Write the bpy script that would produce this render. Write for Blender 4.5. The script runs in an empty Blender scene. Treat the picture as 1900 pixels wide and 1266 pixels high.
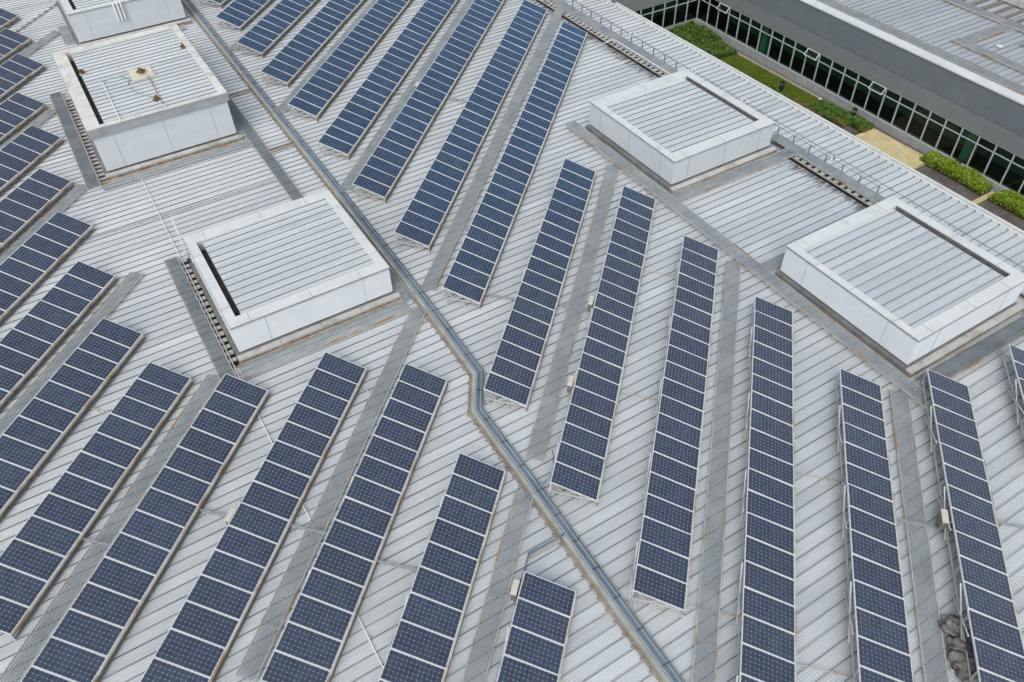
import bpy, bmesh, math, random
from mathutils import Vector, Matrix, noise
random.seed(7)
R = math.radians
scene = bpy.context.scene
C = scene.collection
S2 = math.sqrt(.5)
PD = Vector((S2, S2, 0)); QD = Vector((S2, -S2, 0))
def pq(p, q, z=0): return PD*p + QD*q + Vector((0, 0, z))

# ------------------------------------------------------------------ materials
def newmat(name):
    m = bpy.data.materials.new(name); m.use_nodes = True
    nt = m.node_tree; b = nt.nodes['Principled BSDF']
    return m, nt, b
def N(nt, t, **k):
    n = nt.nodes.new(t)
    for a, v in k.items():
        if a == 'inp':
            for i, x in v.items(): n.inputs[i].default_value = x
        else: setattr(n, a, v)
    return n
def coords(nt, scale=(1, 1, 1), kind='Object'):
    tc = N(nt, 'ShaderNodeTexCoord'); mp = N(nt, 'ShaderNodeMapping', inp={'Scale': scale})
    nt.links.new(tc.outputs[kind], mp.inputs['Vector']); return mp.outputs['Vector']
def noi(nt, vec, scale, detail=4, rough=.6):
    n = N(nt, 'ShaderNodeTexNoise', inp={'Scale': scale, 'Detail': detail, 'Roughness': rough})
    nt.links.new(vec, n.inputs['Vector']); return n.outputs['Fac']
def ramp(nt, fac, a, b, ca, cb):
    r = N(nt, 'ShaderNodeValToRGB'); e = r.color_ramp.elements
    e[0].position = a; e[1].position = b
    e[0].color = (*ca, 1); e[1].color = (*cb, 1)
    nt.links.new(fac, r.inputs['Fac']); return r.outputs['Color']
def mixc(nt, fac, a, b, mode='MIX'):
    m = N(nt, 'ShaderNodeMix', data_type='RGBA', blend_type=mode)
    if isinstance(fac, float): m.inputs[0].default_value = fac
    else: nt.links.new(fac, m.inputs[0])
    for i, v in ((6, a), (7, b)):
        if isinstance(v, tuple): m.inputs[i].default_value = (*v, 1)
        else: nt.links.new(v, m.inputs[i])
    return m.outputs[2]
def bump(nt, b, fac, strength, dist=.02):
    n = N(nt, 'ShaderNodeBump', inp={'Strength': strength, 'Distance': dist})
    nt.links.new(fac, n.inputs['Height']); nt.links.new(n.outputs[0], b.inputs['Normal'])
def pm(name, c1, c2, scale=3., rough=.5, metal=0., stretch=(1, 1, 1), rust=0., bmp=0., rustcol=(.33, .15, .04), rscale=1.3, dirt=0.):
    m, nt, b = newmat(name)
    v = coords(nt, stretch)
    f = noi(nt, v, scale)
    col = ramp(nt, f, .35, .68, c1, c2)
    if dirt:
        g = noi(nt, coords(nt), .9, 7, .7)
        dm = ramp(nt, g, .5, .72, (0, 0, 0), (dirt,)*3)
        col = mixc(nt, dm, col, (.16, .14, .115))
    if rust:
        g = noi(nt, coords(nt), rscale, 5, .6)
        rm = ramp(nt, g, .62-rust*.25, .70-rust*.2, (0, 0, 0), (1, 1, 1))
        col = mixc(nt, rm, col, rustcol)
    nt.links.new(col, b.inputs['Base Color'])
    b.inputs['Roughness'].default_value = rough; b.inputs['Metallic'].default_value = metal
    if bmp: bump(nt, b, noi(nt, coords(nt), scale*6, 6), bmp)
    return m
M = {}
def roofmat(name, base, base2, streak=.35, stain=0.):
    m, nt, b = newmat(name)
    tc = coords(nt)
    big = noi(nt, tc, .25, 5)
    col = ramp(nt, big, .3, .7, base, base2)
    st = noi(nt, coords(nt, (.3, 4, 1)), 1.2, 5, .6)
    sm = ramp(nt, st, .5, .78, (0, 0, 0), (streak,)*3)
    col = mixc(nt, sm, col, (.27, .26, .235))
    sp = noi(nt, tc, 9, 6, .75)
    sp2 = ramp(nt, sp, .62, .8, (0, 0, 0), (.12,)*3)
    col = mixc(nt, sp2, col, (.22, .2, .17))
    # pan to pan tone: each sheet was replaced or weathered on its own
    sx = N(nt, 'ShaderNodeSeparateXYZ'); nt.links.new(tc, sx.inputs[0])
    a = N(nt, 'ShaderNodeMath', operation='MULTIPLY_ADD', inp={1: 2.0, 2: .16}); nt.links.new(sx.outputs[1], a.inputs[0])
    fl = N(nt, 'ShaderNodeMath', operation='FLOOR'); nt.links.new(a.outputs[0], fl.inputs[0])
    wn = N(nt, 'ShaderNodeTexWhiteNoise', noise_dimensions='1D'); nt.links.new(fl.outputs[0], wn.inputs['W'])
    pt = ramp(nt, wn.outputs['Value'], 0, 1, (.87, .875, .88), (1.0, 1.0, 1.0))
    col = mixc(nt, 1., col, pt, 'MULTIPLY')
    # dirt line that collects along each standing seam
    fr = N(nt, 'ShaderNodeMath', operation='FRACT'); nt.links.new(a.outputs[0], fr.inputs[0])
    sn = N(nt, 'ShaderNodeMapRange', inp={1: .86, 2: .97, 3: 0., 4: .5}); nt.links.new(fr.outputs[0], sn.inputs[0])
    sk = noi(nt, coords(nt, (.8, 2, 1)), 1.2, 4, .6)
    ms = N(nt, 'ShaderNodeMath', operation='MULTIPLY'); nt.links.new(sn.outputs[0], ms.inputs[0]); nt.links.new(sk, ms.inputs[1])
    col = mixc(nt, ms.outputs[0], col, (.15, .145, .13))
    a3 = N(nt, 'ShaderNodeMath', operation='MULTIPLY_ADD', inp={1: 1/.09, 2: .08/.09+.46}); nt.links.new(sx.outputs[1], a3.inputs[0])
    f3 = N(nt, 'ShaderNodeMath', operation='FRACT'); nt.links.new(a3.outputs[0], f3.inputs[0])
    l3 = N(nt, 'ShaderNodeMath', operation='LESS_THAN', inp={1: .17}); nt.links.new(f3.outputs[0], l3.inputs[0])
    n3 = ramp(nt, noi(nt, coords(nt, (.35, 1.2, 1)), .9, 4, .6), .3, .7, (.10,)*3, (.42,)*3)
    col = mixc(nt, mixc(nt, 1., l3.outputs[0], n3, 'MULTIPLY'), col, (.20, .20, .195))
    if stain:
        mr = N(nt, 'ShaderNodeMapRange', inp={1: 32.6, 2: 34.9, 3: 0., 4: 1.}); nt.links.new(sx.outputs[0], mr.inputs[0])
        ns = noi(nt, coords(nt, (.9, 3.2, 1)), 1.3, 5, .65)
        mu = N(nt, 'ShaderNodeMath', operation='MULTIPLY'); nt.links.new(mr.outputs[0], mu.inputs[0]); nt.links.new(ns, mu.inputs[1])
        sf = ramp(nt, mu.outputs[0], .36, .54, (0, 0, 0), (.9,)*3)
        lt = N(nt, 'ShaderNodeMath', operation='LESS_THAN', inp={1: 35.06}); nt.links.new(sx.outputs[0], lt.inputs[0])
        m2 = N(nt, 'ShaderNodeMath', operation='MULTIPLY'); nt.links.new(sf, m2.inputs[0]); nt.links.new(lt.outputs[0], m2.inputs[1])
        col = mixc(nt, m2.outputs[0], col, (.055, .045, .035))
    nt.links.new(col, b.inputs['Base Color'])
    b.inputs['Roughness'].default_value = .42; b.inputs['Metallic'].default_value = .15
    bump(nt, b, noi(nt, coords(nt, (.6, 3, 1)), 2.2, 3), .12, .03)
    return m
M['seam'] = pm('seam_lap_dirt_and_shade', (.10, .10, .10), (.30, .30, .295), .5, .8, stretch=(.5, 3, 1))  # lap dirt, with the shadow side of groove and riser painted in
M['seam_lid'] = pm('lid_seam_dirt_and_shade', (.11, .115, .12), (.21, .215, .22), .7, .7, stretch=(.5, 3, 1))  # dirt plus painted shade on the near faces of the lid seams
M['roof'] = roofmat('weathered_roof_sheet', (.555, .59, .62), (.65, .68, .70), .28, 1.)
M['boxroof'] = roofmat('box_roof_sheet', (.57, .61, .64), (.62, .655, .68), .2)
M['farroof'] = roofmat('far_roof_sheet', (.40, .43, .46), (.46, .49, .52), .3)
M['coping'] = pm('painted_coping', (.57, .595, .60), (.65, .665, .665), .7, .45, dirt=.2)
M['coping_stained'] = pm('stained_coping', (.58, .58, .55), (.70, .69, .65), .8, .5, dirt=.5)
M['band'] = pm('grey_band', (.27, .29, .31), (.33, .35, .365), 1.2, .5, dirt=.3)
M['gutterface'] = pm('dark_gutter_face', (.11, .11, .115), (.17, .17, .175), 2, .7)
M['joint'] = pm('coping_joint', (.16, .15, .12), (.26, .24, .19), 5, .8)
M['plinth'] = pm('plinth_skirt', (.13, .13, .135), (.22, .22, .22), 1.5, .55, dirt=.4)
M['ledge'] = pm('ledge_flashing', (.40, .39, .38), (.52, .52, .50), 1.2, .5, dirt=.7)
def cladmat(name, c1, c2, ridge):
    m, nt, b = newmat(name)
    f = noi(nt, coords(nt, (1, 1, 3)), .7, 4)
    col = ramp(nt, f, .3, .7, c1, c2)
    d = noi(nt, coords(nt, (3, 3, .35)), 1.5, 5, .7)
    col = mixc(nt, ramp(nt, d, .58, .8, (0, 0, 0), (.3,)*3), col, (.3, .3, .29))
    nt.links.new(col, b.inputs['Base Color']); b.inputs['Roughness'].default_value = .4
    b.inputs['Metallic'].default_value = .1
    return m
M['clad'] = cladmat('white_cladding', (.53, .57, .615), (.585, .625, .66), False)
M['galv'] = pm('galvanised_steel', (.34, .36, .37), (.47, .49, .50), 4, .45, .5, rust=.0)
M['grate'] = pm('galvanised_grating', (.31, .345, .37), (.44, .475, .49), 1.2, .5, .3)
M['grate_dark'] = pm('dark_weathered_grating', (.17, .20, .225), (.26, .30, .325), 1.6, .55, .25)
M['rail'] = pm('rusty_side_rail', (.38, .37, .34), (.50, .48, .44), 3, .6, .2, rust=.34, rscale=.55, rustcol=(.40, .22, .08))
M['rust'] = pm('orange_rusty_steel', (.45, .21, .05), (.34, .17, .06), 6, .8)
M['brown'] = pm('brown_rusty_bracket', (.17, .125, .09), (.33, .29, .24), 4, .8)
M['alu'] = pm('panel_frame_aluminium', (.66, .67, .68), (.76, .76, .76), 4, .4, .2)
M['lowrail'] = pm('dirty_low_rail', (.42, .38, .31), (.58, .54, .47), 3, .6, .1, rust=.25, rscale=.8, rustcol=(.34, .22, .12))
M['rack'] = pm('rack_steel', (.46, .455, .44), (.60, .59, .57), 5, .5, .1, dirt=.3)
M['gutter'] = pm('dirty_gutter', (.05, .045, .04), (.12, .10, .08), 2.2, .8)
M['white'] = pm('white_plastic', (.66, .68, .70), (.75, .76, .77), 3, .45)
M['cream'] = pm('cream_board', (.58, .53, .42), (.68, .64, .53), 3, .7, dirt=.5)
M['boxgrey'] = pm('junction_box_cover', (.50, .46, .41), (.60, .57, .52), 3, .5)
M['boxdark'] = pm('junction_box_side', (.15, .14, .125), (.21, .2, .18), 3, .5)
M['tray'] = pm('beige_cable_tray', (.31, .31, .28), (.43, .43, .40), 1.3, .6, dirt=.5)
M['cable'] = pm('blue_conduit', (.10, .155, .225), (.19, .25, .32), .5, .5)
M['post'] = pm('dark_grey_post', (.12, .125, .13), (.17, .175, .18), 5, .5)
M['black'] = pm('black_plastic', (.012, .012, .013), (.02, .02, .02), 5, .5)
M['nest'] = pm('rotten_brown_stuffing', (.06, .04, .02), (.22, .15, .08), 9, .95, bmp=.6)
M['teal'] = pm('teal_hose', (.12, .30, .28), (.2, .42, .40), 3, .5)
M['bag'] = pm('grey_bin_bag', (.085, .082, .078), (.24, .235, .225), 1.6, .4, bmp=.35)
M['officewall'] = cladmat('grey_fascia_panel', (.14, .168, .19), (.17, .198, .22), False)
M['officewall2'] = cladmat('grey_lower_fascia', (.18, .198, .21), (.21, .23, .24), False)
M['kerb'] = pm('concrete_kerb', (.26, .28, .29), (.36, .375, .38), 1.8, .8, dirt=.4)
M['winframe'] = pm('light_grey_window_frame', (.36, .38, .40), (.43, .45, .47), 3, .45)
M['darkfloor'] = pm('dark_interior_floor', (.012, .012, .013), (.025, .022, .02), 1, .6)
M['greenwall'] = pm('interior_green_wall', (.11, .20, .14), (.14, .25, .18), 1, .7)
M['palecol'] = pm('interior_column', (.16, .36, .23), (.2, .42, .28), 1, .7)
M['soil'] = pm('planting_soil', (.04, .03, .022), (.08, .06, .045), 6, .95, bmp=.5)
M['gravel'] = pm('grey_gravel_strip', (.10, .09, .085), (.24, .22, .21), 14, .95, bmp=.8)
M['stone'] = pm('pale_edging_stone', (.34, .31, .24), (.48, .45, .38), 4, .8)
M['yellow'] = pm('yellow_frp_grate', (.56, .47, .22), (.68, .60, .38), 1.2, .6, dirt=.3)
M['earth'] = pm('asphalt_yard', (.05, .05, .05), (.08, .08, .08), .6, .9)
M['render'] = pm('painted_building_wall', (.40, .41, .42), (.5, .51, .52), 1, .8)
def leafmat(name, a, b_, c):
    m, nt, b = newmat(name)
    f = noi(nt, coords(nt), 5.5, 5, .7)
    col = ramp(nt, f, .3, .62, a, b_)
    g = noi(nt, coords(nt), 38, 2, .5)
    col = mixc(nt, ramp(nt, g, .55, .62, (0, 0, 0), (1, 1, 1)), col, c)
    nt.links.new(col, b.inputs['Base Color']); b.inputs['Roughness'].default_value = .55
    return m
M['hedge'] = leafmat('lime_hedge_leaves', (.07, .125, .008), (.17, .26, .012), (.30, .38, .02))
M['shrub'] = leafmat('green_shrub_leaves', (.022, .055, .008), (.065, .13, .013), (.13, .21, .02))
M['grass'] = leafmat('lawn_blades', (.055, .085, .006), (.10, .14, .010), (.15, .19, .016))
M['redleaf'] = leafmat('red_and_green_leaves', (.14, .03, .015), (.10, .13, .02), (.2, .24, .03))
# paving of the terrace: dark brown stained slabs
m, nt, b = newmat('dark_terrace_paving')
v = coords(nt)
br = N(nt, 'ShaderNodeTexBrick', offset=.5, inp={'Scale': 1., 'Mortar Size': .012, 'Brick Width': .6, 'Row Height': .3, 'Color1': (.075, .06, .052, 1), 'Color2': (.12, .10, .09, 1), 'Mortar': (.03, .027, .025, 1)})
nt.links.new(v, br.inputs['Vector'])
col = mixc(nt, ramp(nt, noi(nt, v, 1.4, 6, .7), .4, .7, (0, 0, 0), (.75,)*3), br.outputs['Color'], (.17, .15, .14))
nt.links.new(col, b.inputs['Base Color']); b.inputs['Roughness'].default_value = .7
M['paving'] = m
# solar glass: 12 x 6 clipped square cells, thin pale grid, star-shaped corners
def cellmat():
    m, nt, b = newmat('solar_cells_under_glass')
    tc = N(nt, 'ShaderNodeTexCoord'); sx = N(nt, 'ShaderNodeSeparateXYZ'); nt.links.new(tc.outputs['Object'], sx.inputs[0])
    def math_(op, a, b_=None, c=None):
        n = N(nt, 'ShaderNodeMath', operation=op)
        for i, x in enumerate((a, b_, c)):
            if x is None: continue
            if isinstance(x, (int, float)): n.inputs[i].default_value = x
            else: nt.links.new(x, n.inputs[i])
        return n.outputs[0]
    fx = math_('FRACT', math_('MULTIPLY_ADD', sx.outputs[0], 1/.1555, 3.))
    fy = math_('FRACT', math_('MULTIPLY_ADD', sx.outputs[1], 1/.1575, 6.))
    dx = math_('MINIMUM', fx, math_('SUBTRACT', 1, fx)); dy = math_('MINIMUM', fy, math_('SUBTRACT', 1, fy))
    line = math_('LESS_THAN', math_('MINIMUM', dx, dy), .016)
    star = math_('LESS_THAN', math_('ADD', dx, dy), .135)
    mask = math_('MAXIMUM', math_('MULTIPLY', line, .55), star)
    bb = math_('LESS_THAN', math_('ABSOLUTE', math_('SUBTRACT', math_('FRACT', math_('MULTIPLY', fx, 3.)), .5)), .035)
    oi = N(nt, 'ShaderNodeObjectInfo')
    base = ramp(nt, oi.outputs['Random'], 0, 1, (.017, .030, .066), (.026, .042, .083))
    # each cell its own shade
    cx_ = math_('FLOOR', math_('MULTIPLY_ADD', sx.outputs[0], 1/.1555, 3.)); cy_ = math_('FLOOR', math_('MULTIPLY_ADD', sx.outputs[1], 1/.1575, 6.))
    cmb = N(nt, 'ShaderNodeCombineXYZ'); nt.links.new(cx_, cmb.inputs[0]); nt.links.new(cy_, cmb.inputs[1]); nt.links.new(oi.outputs['Random'], cmb.inputs[2])
    wn = N(nt, 'ShaderNodeTexWhiteNoise', noise_dimensions='3D'); nt.links.new(cmb.outputs[0], wn.inputs['Vector'])
    base = mixc(nt, 1., base, ramp(nt, wn.outputs['Value'], 0, 1, (.7,)*3, (1.2, 1.15, 1.12)), 'MULTIPLY')
    col = mixc(nt, math_('MULTIPLY', bb, .28), base, (.30, .33, .38))
    col = mixc(nt, mask, col, (.30, .36, .45))
    dust = noi(nt, coords(nt, (1, 1, 1)), 1.7, 6, .7)
    col = mixc(nt, ramp(nt, dust, .35, .8, (.02,)*3, (.12,)*3), col, (.30, .30, .30))
    nt.links.new(col, b.inputs['Base Color'])
    b.inputs['Roughness'].default_value = .16; b.inputs['IOR'].default_value = 1.5
    b.inputs['Coat Weight'].default_value = .0
    return m
M['cells'] = cellmat()
# window glass: clear green-tinted pane
m, nt, b = newmat('green_tinted_window_glass')
tr = N(nt, 'ShaderNodeBsdfTransparent', inp={'Color': (.42, .60, .50, 1)})
gl = N(nt, 'ShaderNodeBsdfGlossy', inp={'Color': (.9, .95, .92, 1), 'Roughness': .03})
fz = N(nt, 'ShaderNodeFresnel', inp={'IOR': 1.5}); mx = N(nt, 'ShaderNodeMixShader')
hf = N(nt, 'ShaderNodeMath', operation='MULTIPLY', inp={1: .55}); nt.links.new(fz.outputs[0], hf.inputs[0])
nt.links.new(hf.outputs[0], mx.inputs[0]); nt.links.new(tr.outputs[0], mx.inputs[1]); nt.links.new(gl.outputs[0], mx.inputs[2])
nt.links.new(mx.outputs[0], nt.nodes['Material Output'].inputs['Surface'])
M['glass'] = m

# ------------------------------------------------------------------ mesh helpers
class MB:
    def __init__(s): s.v = []; s.f = []; s.mi = []; s.mats = []; s.cur = 0
    def use(s, key):
        if key not in s.mats: s.mats.append(key)
        s.cur = s.mats.index(key); return s
    def poly(s, pts):
        n = len(s.v); s.v += [tuple(p) for p in pts]; s.f.append(tuple(range(n, n+len(pts)))); s.mi.append(s.cur); return s
    def hexa(s, c):
        n = len(s.v); s.v += [tuple(p) for p in c]
        for f in ((0, 3, 2, 1), (4, 5, 6, 7), (0, 1, 5, 4), (1, 2, 6, 5), (2, 3, 7, 6), (3, 0, 4, 7)):
            s.f.append(tuple(n+i for i in f)); s.mi.append(s.cur)
        return s
    def box(s, x0, x1, y0, y1, z0, z1):
        return s.hexa([(x0, y0, z0), (x1, y0, z0), (x1, y1, z0), (x0, y1, z0), (x0, y0, z1), (x1, y0, z1), (x1, y1, z1), (x0, y1, z1)])
    def bar(s, a, b, w, h=None, up=Vector((0, 0, 1))):
        h = h or w; a = Vector(a); b = Vector(b); d = (b-a).normalized()
        if abs(d.dot(up)) > .98: up = Vector((1, 0, 0))
        sd = d.cross(up).normalized()*(w/2); u = sd.cross(d).normalized()*(h/2)
        return s.hexa([a-sd-u, a+sd-u, b+sd-u, b-sd-u, a-sd+u, a+sd+u, b+sd+u, b-sd+u])
    def tube(s, pts, r, n=8):
        pts = [Vector(p) for p in pts]; rings = []
        for i, p in enumerate(pts):
            d = (pts[min(i+1, len(pts)-1)]-pts[max(i-1, 0)]).normalized()
            up = Vector((0, 0, 1)) if abs(d.z) < .95 else Vector((1, 0, 0))
            a = d.cross(up).normalized(); u = a.cross(d)
            k = len(s.v); rings.append(k)
            s.v += [tuple(p+(a*math.cos(t*2*math.pi/n)+u*math.sin(t*2*math.pi/n))*r) for t in range(n)]
        for i in range(len(rings)-1):
            for t in range(n):
                s.f.append((rings[i]+t, rings[i]+(t+1) % n, rings[i+1]+(t+1) % n, rings[i+1]+t)); s.mi.append(s.cur)
        for k, rev in ((rings[0], 0), (rings[-1], 1)):
            f = tuple(range(k, k+n)); s.f.append(f if rev else f[::-1]); s.mi.append(s.cur)
        return s
    def mesh(s, name):
        me = bpy.data.meshes.new(name); me.from_pydata(s.v, [], s.f)
        for k in s.mats: me.materials.append(M[k])
        me.polygons.foreach_set('material_index', s.mi); me.update(); return me
    def build(s, name, parent=None, **t):
        o = bpy.data.objects.new(name, s.mesh(name)); C.objects.link(o)
        if parent: o.parent = parent
        tag(o, **t); return o
def tag(o, label=None, cat=None, group=None, kind=None):
    if label: o['label'] = label
    if cat: o['category'] = cat
    if group: o['group'] = group
    if kind: o['kind'] = kind
    return o
def empty(name, loc=(0, 0, 0), rz=0, **t):
    o = bpy.data.objects.new(name, None); C.objects.link(o); o.location = loc; o.rotation_euler = (0, 0, rz); o.empty_display_size = .3
    return tag(o, **t)
def inst(name, me, parent=None, loc=(0, 0, 0), rot=(0, 0, 0), **t):
    o = bpy.data.objects.new(name, me); C.objects.link(o); o.location = loc; o.rotation_euler = rot
    if parent: o.parent = parent
    return tag(o, **t)
def smooth(o):
    o.data.polygons.foreach_set('use_smooth', [True]*len(o.data.polygons)); return o

# ribbed sheet: standing seam every 0.5 m along y (runs along x) with low ribs between
PH = -.08
PROF = [(0, 0), (.003, -.022), (.018, -.022), (.022, .034), (.048, .038), (.060, .002),
        (.138, -.004), (.146, .014), (.166, .014), (.174, .002), (.228, -.004), (.236, .014), (.256, .014), (.264, .002), (.318, -.004), (.326, .014), (.346, .014), (.354, .002), (.408, -.004), (.416, .014), (.436, .014), (.444, .002), (.499, 0)]
def sheet(mb, x0, x1, y0, y1, za, zb, hs=1., seam='seam'):
    base = mb.mats[mb.cur]
    k0 = math.floor((y0-PH)/.5)-1; pts = []
    k = k0
    while PH+k*.5 < y1+.5:
        for q_, (dy, dz) in enumerate(PROF):
            y = PH+k*.5+dy
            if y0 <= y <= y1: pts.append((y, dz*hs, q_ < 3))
        k += 1
    pts = [(y0, 0, 0)] + pts + [(y1, 0, 0)]
    n = len(mb.v)
    for y, dz, _ in pts: mb.v += [(x0, y, za+dz), (x1, y, zb+dz)]
    for i in range(len(pts)-1):
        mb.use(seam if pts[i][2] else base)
        a = n+2*i; mb.f.append((a, a+1, a+3, a+2)); mb.mi.append(mb.cur)
    return mb.use(base)

# ------------------------------------------------------------------ the ground and the roof field
MB().use('earth').box(-400, 500, -400, 600, -14.5, -14).build('ground', kind='structure')
rb = MB().use('roof')
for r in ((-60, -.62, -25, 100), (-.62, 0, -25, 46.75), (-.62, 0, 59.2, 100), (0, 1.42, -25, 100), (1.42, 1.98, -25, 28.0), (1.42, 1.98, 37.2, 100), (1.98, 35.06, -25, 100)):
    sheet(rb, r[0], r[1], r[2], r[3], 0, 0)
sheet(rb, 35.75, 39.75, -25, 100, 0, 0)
rb.build('roof', kind='structure')
bw = empty('main_building', (0, 0, -14), label='pale painted wall of the main building that carries the solar panels, below its gutter', cat='building')
bb = MB().use('render').box(-59.9, 39.6, -24.9, 99.9, 0, 13.7); bb.build('wall', bw)
# ---- gutters (trenches)
g = MB().use('gutter')
def trench(g, x0, x1, y0, y1, d=.3):
    g.box(x0-.02, x1+.02, y0, y1, -d-.03, -d)
    g.box(x0-.04, x0-.01, y0, y1, -d, -.035); g.box(x1+.01, x1+.04, y0, y1, -d, -.035)
    g.box(x0, x1, y0-.03, y0, -d, -.01); g.box(x0, x1, y1, y1+.03, -d, -.01)
def gutter_thing(x0, x1, y0, y1, label, sx0, sx1, key='gutter'):
    t = empty('roof_gutter', ((x0+x1)/2, (y0+y1)/2, 0), label=label, cat='gutter')
    ox, oy = (x0+x1)/2, (y0+y1)/2
    g = MB().use(key); trench(g, x0-ox, x1-ox, y0-oy, y1-oy); g.build('gutter_channel', t)
    s = MB().use('ledge')
    k = math.ceil((y0-PH)/.5)
    while PH+k*.5 < y1-.1:
        y = PH+k*.5-oy+.03
        s.box(sx0-ox, sx1-ox, y-.05, y+.23+.03*math.sin(k*2.3), -.03, .0+.002*(k % 3)); s.box(sx0-ox, sx1-ox, y-.05, y-.0, .003, .04); k += 1
    s.box(sx0-ox-.03, sx0-ox, y0-oy, y1-oy, -.08, .022)
    s.build('bracket_strip', t)
    return t
gutter_thing(35.06, 35.75, 38.0, 100, 'dirty open roof gutter with bracket rungs behind the small white roof box', 35.42, 35.75)
gutter_thing(35.06, 35.75, 20.2, 27.6, 'dirty open roof gutter with bracket rungs between the two white roof boxes on the right', 35.42, 35.75)
gutter_thing(35.06, 35.75, -24, 11, 'dark open roof gutter at the right photo edge beyond the largest roof box', 35.42, 35.75)
gutter_thing(1.42, 1.98, 28.0, 37.2, 'ladder-like gutter strip along the left side of the middle white roof box', 1.44, 1.80, 'plinth')
gutter_thing(-.62, 0, 46.75, 59.2, 'ladder-like gutter strip along the left side of the tall stained roof box', -.58, -.20, 'plinth')
# eave gutter along the terrace
t = empty('eave_gutter', (39.9, 35, 0), label='long double white eave gutter between the ribbed roof and the terrace garden', cat='gutter')
e = MB().use('coping')
e.box(-.20, -.06, -60, 65, -.18, .07); e.box(.18, .32, -60, 65, -.25, .06); e.use('ledge').box(-.06, .18, -60, 65, -.22, -.06)
e.use('joint')
k = 0
while k*.5 < 60:
    e.box(-.27, -.203, -20+k*.5+PH-.02+.03, -20+k*.5+PH+.05+.03, .0, .075); k += 1
e.build('gutter_channel', t)

# ------------------------------------------------------------------ gratings
def grating(label, a, b, w, z=.22, rails=('rail', 'rail'), over=(0, 0), group='steel grating walkways on the roof', name='grating_walkway', key='grate'):
    a = Vector(a); b = Vector(b); L = (b-a).length; ang = math.atan2(b.y-a.y, b.x-a.x)
    t = empty(name, (a.x, a.y, a.z), ang, label=label, cat='walkway', group=group)
    d = MB().use(key)
    n = int(L/.062)
    for i in range(n+1):
        x = i*L/n
        d.box(x-.008, x+.008, -w/2, w/2, z-.020, z)
    m = max(4, int(w/.11))
    for j in range(1, m):
        y = -w/2+w*j/m; d.box(0, L, y-.006, y+.006, z-.031, z+.003)
    d.build('grating_deck', t)
    for sgn, rk in ((1, rails[0]), (-1, rails[1])):
        r = MB().use(rk); y = sgn*(w/2+.02)
        r.box(-over[0], L+over[1], y-.02, y+.02, z-.06, z+.012); r.build('side_rail', t)
    s = MB().use('rack'); x = .4
    s.box(-.02, .02, -w/2, w/2, z-.11, z-.062).box(-.03, .03, -w/2, -w/2+.06, 0, z-.11).box(-.03, .03, w/2-.06, w/2, 0, z-.11)
    me = s.mesh('support_foot')
    while x < L: inst('support_foot', me, t, (x, 0, 0)); x += 2.
    return t
grating('wide raised grating running past the left sides of both right-hand roof boxes', (26.2, 37.0, 0), (25.92, 10.15, 0), .66, .38, rails=('rail', 'rail'), over=(0, .9))
grating('grating leading from the small roof box front across to the gutter between the boxes', (26.3, 27.08, 0), (35.6, 26.95, 0), .72, .30)
grating('dark grating crossing in front of the biggest roof box at the right edge', (26.8, 10.55, 0), (35.4, 10.45, 0), .80, .24, key='grate_dark')
grating('short dark grating meeting the back left corner of the largest roof box', (24.0+2.3, 20.0, 0), (30.5, 19.95, 0), .6, .2)
grating('grating beside the handrail along the far gutter, ending at the small roof box', (36.12, 38.2, 0), (36.12, 75, 0), .64, .26, rails=('rail', 'galv'))
grating('grating beside the handrail between the two right-hand roof boxes', (35.9, 20.3, 0), (35.9, 29, 0), .64, .26, rails=('rail', 'galv'))
grating('dark grating down the left side of the middle roof box', (1.08, 37.3, 0), (1.08, 26.9, 0), .62, .24, key='grate_dark')
grating('dark blue-grey grating down the left side of the tall stained roof box', (-1.0, 59.9, 0), (-1.0, 46.5, 0), .70, .24, key='grate_dark')
grating('long grating past the right side of the stained box to the middle box', (8.7, 69.6, 0), (8.7, 37.0, 0), .62, .24, key='grate_dark')
grating('short grating squeezed between the middle roof box and the cable tray', (10.25, 36, 0), (10.25, 27.6, 0), .55, .2)
grating('short grating at the lower left corner of the roof box cut by the top edge', (1.35, 71.3, 0), (1.35, 67.9, 0), .6, .2)
def diag(label, q, p1, p0, w=.68, z=.2, **k):
    grating(label, pq(p1, q), pq(p0, q), w, z, **k)
diag('diagonal grating between the panel rows below the small roof box, left of its corner', -4.2, 40.7, 18.75)
diag('lower diagonal grating left of the short solar array, continuing below the cable tray', -4.2, 17.15, 7)
diag('diagonal grating right of the fifth solar array, ending short of the long raised grating', 3.08, 33.1, 9)
diag('diagonal grating between the two arrays at lower right, beside the rubbish bags', 10.38, 25.7, 9)
diag('longest diagonal grating, from the far gutter to the tray by the middle box', -11.62, 62.5, 27.75)
diag('diagonal grating from the middle roof box corner down to the bottom edge', -11.55, 26.35, 8)
diag('second longest diagonal grating, left of the longest, ending at the cable tray', -19.0, 64, 35.1)
diag('diagonal grating third from the top left end of the cable tray', -26.6, 66, 42.7)
diag('narrow diagonal grating nearest the top left end of the cable tray', -34.1, 66, 50.3)
diag('diagonal grating starting under the foot of the middle box side grating', -19.2, 20.1, 6)
diag('diagonal grating at left, ending beside a pale patch left of the middle box', -26.72, 25.75, 13)
diag('diagonal grating left of the stained roof box, reaching the left photo edge', -34.35, 32.3, 22)
diag('short diagonal grating beyond the top end of the stained box side grating', -41.85, 39.8, 33)
diag('diagonal grating by the beaded cable in the top left corner', -49.3, 50.6, 44)

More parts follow.
